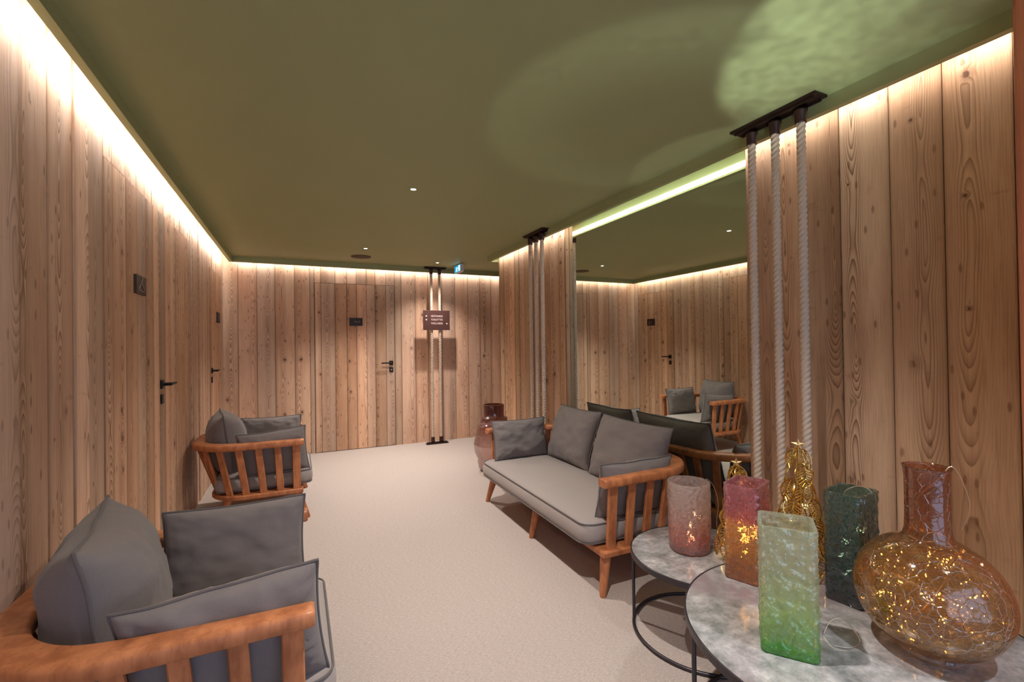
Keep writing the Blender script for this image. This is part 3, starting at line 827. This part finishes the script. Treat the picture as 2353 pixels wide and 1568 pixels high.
pts = [(1.575, 1.56, ZS+.02), (1.60, 1.53, ZS+.05), (1.57, 1.53, ZS+.08), (1.62, 1.54, ZS+.15), (1.66, 1.52, ZS+.29), (1.672, 1.508, ZS+.306), (1.692, 1.492, ZS+.27), (1.702, 1.482, ZS+.20), (1.688, 1.480, ZS+.11), (1.70, 1.46, ZS+.04), (1.718, 1.43, ZS+.003), (1.70, 1.38, ZS+.003), (1.66, 1.36, ZS+.003)]
sp = smooth(pts, 6)
fairy('thin wire hanging over the rim of the pink vase', sp, [sp[k] for k in (3, 6, 9, 12, 15, 18)], .0011, .0026)
pts = [(ct.x, ct.y, ZB+.06), (ct.x-.02, ct.y+.02, ZB+.15), (ct.x+.01, ct.y-.02, ZB+.25), (ct.x-.035, ct.y+.0, ZB+.340), (ct.x-.02, ct.y-.02, ZB+.372), (ct.x+.02, ct.y-.035, ZB+.368), (ct.x+.04, ct.y-.05, ZB+.345)]
sp = smooth(pts, 6)
fairy('thin wire lying over the rim of the dark teal vase', sp, [sp[k] for k in (2, 5, 8, 11)], .0011, .0026)
pts = [(1.375, .835, ZB+.003), (1.40, .83, ZB+.035), (1.425, .81, ZB+.045), (1.43, .78, ZB+.02), (1.42, .765, ZB+.003), (1.375, .765, ZB+.003), (1.345, .79, ZB+.003)]
sp = smooth(pts, 6)
fairy('short curl of wire lying on the larger table beside the green vase', sp, [], .0010)

# ------------------------------------------------------------------ gold leaf trees
def leaf_mesh():
    bm = bmesh.new(); L, Wd = 1.0, .78
    out = []
    for k in range(28):
        a = 2*PI*k/28; x = math.sin(a)*Wd/2; y = .5-.5*math.cos(a)
        x *= (1-.25*(y-.45)); out.append((x, y, .10*math.sin(y*PI)))
    tube(bm, out, .030, 5, True)
    tube(bm, [(0, 0, 0), (0, .5, .10), (0, 1, 0)], .026, 5)
    for k in range(1, 7):
        y = .10+.12*k
        for s in (-1, 1):
            xm = math.sqrt(max(.01, 1-((y+.14-.5)/.5)**2))*Wd/2*.92 if abs(y+.14-.5) < .5 else .05
            tube(bm, [(0, y-.04, .09), (s*xm, min(.97, y+.14), .08)], .020, 4)
    me = bpy.data.meshes.new('leaf'); bm.normal_update(); bm.to_mesh(me); bm.free(); me.materials.append(M['gold'])
    return me
LEAF = leaf_mesh()
def star_mesh(r):
    bm = bmesh.new(); f = bm.verts.new((0, -r*.25, 0)); k_ = bm.verts.new((0, r*.25, 0)); ring = []
    for k in range(10):
        a = PI/2+2*PI*k/10; q = r if k % 2 == 0 else r*.42
        ring.append(bm.verts.new((q*math.cos(a), 0, q*math.sin(a))))
    for k in range(10):
        bm.faces.new((ring[k], f, ring[(k+1) % 10])); bm.faces.new((ring[(k+1) % 10], k_, ring[k]))
    bmesh.ops.recalc_face_normals(bm, faces=bm.faces[:])
    return bm
def gold_tree(label, loc, h, rb, tiers, seed, face):
    t = thing('gold_leaf_tree', label, 'decoration', loc, face, 'golden leaf trees with stars')
    rg2 = random.Random(seed)
    bm = bmesh.new(); tube(bm, [(0, 0, .004), (0, 0, h-.03)], .0022, 6); 
    lathe(bm, [(.0001, 0), (rb*.75, 0), (rb*.75, .003), (.0001, .004)], 24)
    bm_obj('stem', bm, M['gold'], t, True)
    for k in range(tiers):
        f = k/(tiers-1); z = .05+(h-.14)*f; R = rb*(1-.78*f); n = 6 if f < .4 else (5 if f < .75 else 3)
        sz = .092*(1-.2*f)
        for j in range(n):
            a = 2*PI*j/n+k*.62+rg2.uniform(-.1, .1)
            o = bpy.data.objects.new('leaf', LEAF); C.objects.link(o); o.parent = t
            out = Vector((math.cos(a), math.sin(a), 0)); down = (out*(.45*rb/.1)*(1-.3*f)+Vector((0, 0, -1))).normalized()
            side = down.cross(out).normalized(); nn = side.cross(down)
            o.matrix_local = basis(side*sz, down*sz, nn*sz, out*R*.75+Vector((0, 0, z+.055)))
    bm = star_mesh(.024)
    s = bm_obj('star', bm, M['goldstar'], t); s.location = (0, 0, h-.02)
gold_tree('taller golden leaf tree with a star on the larger table, behind the green vase', (1.680, 1.100, ZB+.0005), .485, .085, 7, 4, math.radians(-55))
gold_tree('shorter golden leaf tree with a star on the smaller table, behind the red vase', (1.690, 1.375, ZS+.0005), .430, .075, 6, 9, math.radians(-40))

# ------------------------------------------------------------------ rope hangings
def rope_mesh(z0, z1, R=.0185, pitch=.072):
    n, dz = 24, .005; m = int((z1-z0)/dz); vs, fs = [], []
    for i in range(m+1):
        z = z0+(z1-z0)*i/m; ph = 2*PI*z/pitch
        for k in range(n):
            a = 2*PI*k/n; r = R*(.66+.34*abs(math.cos(1.5*(a-ph)))**.7)
            vs.append((r*math.cos(a), r*math.sin(a), z))
    for i in range(m):
        for k in range(n):
            b = i*n; fs.append((b+k, b+(k+1) % n, b+n+(k+1) % n, b+n+k))
    me = bpy.data.meshes.new('rope'); me.from_pydata(vs, [], fs); me.update()
    for p in me.polygons: p.use_smooth = True
    me.materials.append(M['rope']); return me
ROPE = rope_mesh(.055, HC-.075)
def cup_mesh():
    bm = bmesh.new(); lathe(bm, [(.0001, 0), (.022, 0), (.023, .004), (.0225, .046), (.027, .050), (.027, .058), (.012, .060), (.010, .075), (.0001, .075)], 20)
    bmesh.ops.recalc_face_normals(bm, faces=bm.faces[:])
    me = bpy.data.meshes.new('rope_cup'); bm.to_mesh(me); bm.free(); me.materials.append(M['bronze'])
    for p in me.polygons: p.use_smooth = True
    return me
CUP = cup_mesh()
def rope_hanging(label, loc, along, offs, length, width=.085):
    t = thing('rope_hanging', label, 'rope hanging', loc, math.atan2(along[1], along[0]), 'upright ropes between brackets')
    for nm, z in (('ceiling_bracket', HC-.006), ('floor_bracket', .006)):
        bm = bmesh.new(); box(bm, (0, 0, z), (length, width, .011), None, .002)
        s = 1 if z < 1 else -1
        for y in (-width*.30, width*.30): box(bm, (0, y, z+s*.011), (length*.92, .006, .014))
        bm_obj(nm, bm, M['bronze'], t)
    for x in offs:
        r = bpy.data.objects.new('rope', ROPE); C.objects.link(r); r.parent = t; r.location = (x, 0, 0); r.rotation_euler = (0, 0, x*9)
        c = bpy.data.objects.new('rope_cup', CUP); C.objects.link(c); c.parent = t; c.location = (x, 0, HC-.092)
        c2 = bpy.data.objects.new('rope_cup', CUP); C.objects.link(c2); c2.parent = t; c2.location = (x, 0, .092); c2.rotation_euler = (PI, 0, 0)
    return t
rope_hanging('three thick twisted ropes by the right wall near the teal vase', (1.975, 1.372, 0), (0, 1), (-.118, 0, .118), .41)
rope_hanging('three thick twisted ropes before the boards beyond the mirror', (2.000, 3.717, 0), (0, 1), (-.113, 0, .113), .38)
rope_hanging('two twisted ropes before the back wall carrying the direction sign', (1.655, 5.855, 0), (1, 0), (-.056, .054), .29, .07)

# direction sign on the ropes at the back
sg = thing('direction_sign', 'brown direction sign hung on the two ropes before the back wall', 'sign', (1.657, 5.828, 1.603))
bm = bmesh.new(); box(bm, (0, 0, 0), (.355, .006, .255), None, .001); bm_obj('sign_panel', bm, M['signbrown'], sg)
bm = bmesh.new()
for x in (-.056, .054):
    for z in (-.09, .09): box(bm, (x, .006, z), (.03, .008, .02))
bm_obj('fixing_clip', bm, M['bronze'], sg)
def sm(x, z): return basis(Vector((1, 0, 0)), Vector((0, 0, 1)), Vector((0, -1, 0)), (x, -.0038, z))
for s, z in (('VESTIAIRES', .052), ('TOILETTES', .006), ('WELLNESS', -.042)):
    text_mesh('sign_lettering', s, .0325 if s != 'WELLNESS' else .033, M['letter'], sg, sm(.004, z))
for x, z, d in ((-.136, .054, -1), (-.136, .007, -1), (.140, -.043, 1)):
    bm = bmesh.new(); a = bm.verts.new((x+d*.014, -.0040, z)); b_ = bm.verts.new((x-d*.010, -.0040, z+.011)); c_ = bm.verts.new((x-d*.010, -.0040, z-.011)); bm.faces.new((a, b_, c_))
    bm_obj('sign_arrow', bm, M['letter'], sg)

# exit sign below the ceiling
ex = thing('exit_sign', 'small lit blue and white exit sign under the ceiling near the passage', 'exit sign', (1.86, 5.555, HC))
boxobj('housing', (0, -.125, -.105), (.042, .125, -.006), M['white'], ex, .003)
boxobj('mount', (.010, -.05, -.006), (.032, .05, 0), M['white'], ex)
boxobj('sign_face', (-.002, -.116, -.098), (-.0005, .116, -.014), M['exitblue'], ex)
def flat(name, polys, mat, parent, x=-.0028):
    bm = bmesh.new()
    for P in polys: bm.faces.new([bm.verts.new((x, y, z)) for y, z in P])
    bm_obj(name, bm, mat, parent)
flat('door_pictogram', [[(-.10, -.092), (-.045, -.092), (-.045, -.022), (-.10, -.022)]], M['exitwhite'], ex)
flat('runner_pictogram', [[(.02, -.030), (.034, -.030), (.034, -.042), (.02, -.042)], [(.005, -.046), (.05, -.046), (.042, -.066), (.012, -.066)], [(.012, -.064), (.03, -.064), (.006, -.092), (-.012, -.092)], [(.03, -.064), (.042, -.064), (.066, -.088), (.052, -.092)]], M['exitwhite'], ex)
flat('arrow_pictogram', [[(-.03, -.05), (-.015, -.038), (-.015, -.062)], [(-.015, -.046), (-.002, -.046), (-.002, -.054), (-.015, -.054)]], M['exitwhite'], ex)

# ceiling speaker and downlights
sp_ = thing('ceiling_speaker', 'round brown speaker grille in the ceiling near the back wall', 'speaker', (.68, 5.455, HC))
bm = bmesh.new(); lathe(bm, [(.0001, -.004), (.095, -.004), (.098, -.002)], 40); bm_obj('grille', bm, M['grille'], sp_, True)
bm = bmesh.new(); lathe(bm, [(.098, -.001), (.100, -.005), (.108, -.005), (.111, 0)], 40); bm_obj('frame', bm, M['grille'], sp_, True)
LAMPS = [(.70, 1.00, '', .85), (.705, 2.987, 'bright recessed ceiling downlight in the middle of the ceiling', 1.0),
         (.668, 4.98, 'recessed ceiling downlight beside the ceiling speaker', 1.25), (1.591, 5.524, 'recessed ceiling downlight in front of the direction sign', .62),
         (1.42, -.12, '', .5)]
for x, y, lab, k in LAMPS:
    d = None
    if lab: d = thing('recessed_downlight', lab, 'ceiling light', (x, y, HC), 0, 'recessed ceiling downlights')
    if d:
        bm = bmesh.new(); lathe(bm, [(.017, .0), (.019, -.003), (.027, -.003), (.029, 0)], 28); bm_obj('trim_ring', bm, M['green'], d, True)
        bm = bmesh.new(); lathe(bm, [(.0001, -.0022), (.017, -.0018)], 24); bm_obj('lens', bm, M['lamp'], d)
    li = bpy.data.lights.new('downlight', 'SPOT'); li.energy = 170*k; li.color = (1.0, .93, .87) if y > 0 else (.90, .95, 1.0); li.spot_size = math.radians(112); li.spot_blend = 1.0; li.shadow_soft_size = .02
    lo = bpy.data.objects.new('downlight_lamp', li); C.objects.link(lo); lo.location = (0, 0, -.008)
    if d: lo.parent = d
    else: lo.location = (x, y, HC-.008)

# stand-in for the glint off the polished table tops: an added upward lamp over the larger table with a soft round pattern
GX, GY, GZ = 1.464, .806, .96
gl = bpy.data.lights.new('added_glint', 'SPOT'); gl.energy = 66; gl.color = (.84, 1.0, .93); gl.spot_size = math.radians(150); gl.spot_blend = .1; gl.shadow_soft_size = .02
go = bpy.data.objects.new('added_glint_lamp', gl); C.objects.link(go); go.location = (GX, GY, GZ); go.rotation_euler = (PI, 0, 0)
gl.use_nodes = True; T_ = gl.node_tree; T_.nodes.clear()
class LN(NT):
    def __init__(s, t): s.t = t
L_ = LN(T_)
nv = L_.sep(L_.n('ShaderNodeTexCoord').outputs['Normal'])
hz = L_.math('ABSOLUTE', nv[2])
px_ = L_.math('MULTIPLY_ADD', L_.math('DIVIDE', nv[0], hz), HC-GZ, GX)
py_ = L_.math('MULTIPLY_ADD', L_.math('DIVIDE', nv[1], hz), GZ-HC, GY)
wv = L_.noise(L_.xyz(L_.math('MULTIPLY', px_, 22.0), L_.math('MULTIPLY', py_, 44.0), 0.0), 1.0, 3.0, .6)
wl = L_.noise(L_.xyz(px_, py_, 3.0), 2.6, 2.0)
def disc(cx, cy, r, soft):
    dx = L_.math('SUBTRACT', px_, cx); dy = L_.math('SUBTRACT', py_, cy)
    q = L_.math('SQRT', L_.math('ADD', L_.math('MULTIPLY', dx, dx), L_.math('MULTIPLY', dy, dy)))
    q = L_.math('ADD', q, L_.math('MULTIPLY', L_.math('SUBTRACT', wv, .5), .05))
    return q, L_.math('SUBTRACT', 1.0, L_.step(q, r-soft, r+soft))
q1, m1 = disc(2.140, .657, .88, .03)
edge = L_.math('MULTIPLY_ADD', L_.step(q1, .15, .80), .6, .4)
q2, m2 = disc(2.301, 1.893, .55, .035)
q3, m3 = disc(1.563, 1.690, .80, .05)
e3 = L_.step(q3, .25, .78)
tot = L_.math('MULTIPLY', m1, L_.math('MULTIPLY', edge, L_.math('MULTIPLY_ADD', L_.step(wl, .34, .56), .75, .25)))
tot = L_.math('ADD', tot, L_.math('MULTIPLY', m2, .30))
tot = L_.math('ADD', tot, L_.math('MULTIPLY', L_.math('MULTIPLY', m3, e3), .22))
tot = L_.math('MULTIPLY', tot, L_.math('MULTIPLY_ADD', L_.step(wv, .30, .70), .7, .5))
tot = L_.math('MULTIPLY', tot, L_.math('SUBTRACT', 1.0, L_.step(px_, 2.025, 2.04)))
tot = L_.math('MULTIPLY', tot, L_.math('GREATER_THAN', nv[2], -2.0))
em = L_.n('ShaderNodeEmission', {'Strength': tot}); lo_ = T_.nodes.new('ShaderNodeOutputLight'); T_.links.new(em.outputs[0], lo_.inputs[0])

# ------------------------------------------------------------------ smoky glass floor lantern beyond the sofa
LX, LY = 1.825, 4.35
bm = bmesh.new()
prof = [(.0001, .004), (.135, .004), (.160, .03), (.172, .09), (.168, .125), (.185, .15), (.204, .20), (.208, .26), (.200, .315), (.188, .335), (.192, .36), (.178, .43), (.170, .452), (.148, .456), (.136, .470), (.140, .49), (.138, .535), (.110, .545), (.104, .56), (.106, .64), (.108, .662), (.104, .664), (.099, .655)]
full = prof+[(max(.0001, r-.006), z) for r, z in reversed(prof[2:-1])]+[(.0001, .012)]
lathe(bm, full, 64); bmesh.ops.remove_doubles(bm, verts=bm.verts[:], dist=.0003); bmesh.ops.recalc_face_normals(bm, faces=bm.faces[:])
ln = bm_obj('floor_lantern', bm, M['lanternglass'], None, True); ln.location = (LX, LY, 0)
tag(ln, 'tall stepped pinkish brown glass lantern on the floor beyond the sofa', 'lantern')

# ------------------------------------------------------------------ world, camera
w = bpy.data.worlds.new('World'); bpy.context.scene.world = w; w.use_nodes = True
bg = w.node_tree.nodes['Background']; bg.inputs[0].default_value = (.50, .66, 1.0, 1); bg.inputs[1].default_value = 1.8

cam = bpy.data.cameras.new('Camera'); co = bpy.data.objects.new('Camera', cam); C.objects.link(co)
f, yaw, pit, rol, h = 1059.1, .43885, .00841, -.01378, 1.27
f0 = Vector((math.sin(yaw), math.cos(yaw), 0)); r0 = Vector((math.cos(yaw), -math.sin(yaw), 0)); zz = Vector((0, 0, 1))
F = f0*math.cos(pit)+zz*math.sin(pit); U = -f0*math.sin(pit)+zz*math.cos(pit)
R = r0*math.cos(rol)+U*math.sin(rol); U2 = -r0*math.sin(rol)+U*math.cos(rol)
co.matrix_world = basis(R, U2, -F, (0, 0, h))
cam.sensor_fit = 'HORIZONTAL'; cam.sensor_width = 36; cam.lens = f*36/2353; cam.clip_start = .02
sc = bpy.context.scene; sc.camera = co
sc.view_settings.view_transform = 'Standard'; sc.view_settings.look = 'None'; sc.view_settings.exposure = 0.10
sc.cycles.use_denoising = True
sc.cycles.max_bounces = 14; sc.cycles.transparent_max_bounces = 16; sc.cycles.transmission_bounces = 10
sc.cycles.sample_clamp_indirect = 8.0; sc.cycles.blur_glossy = 0.0
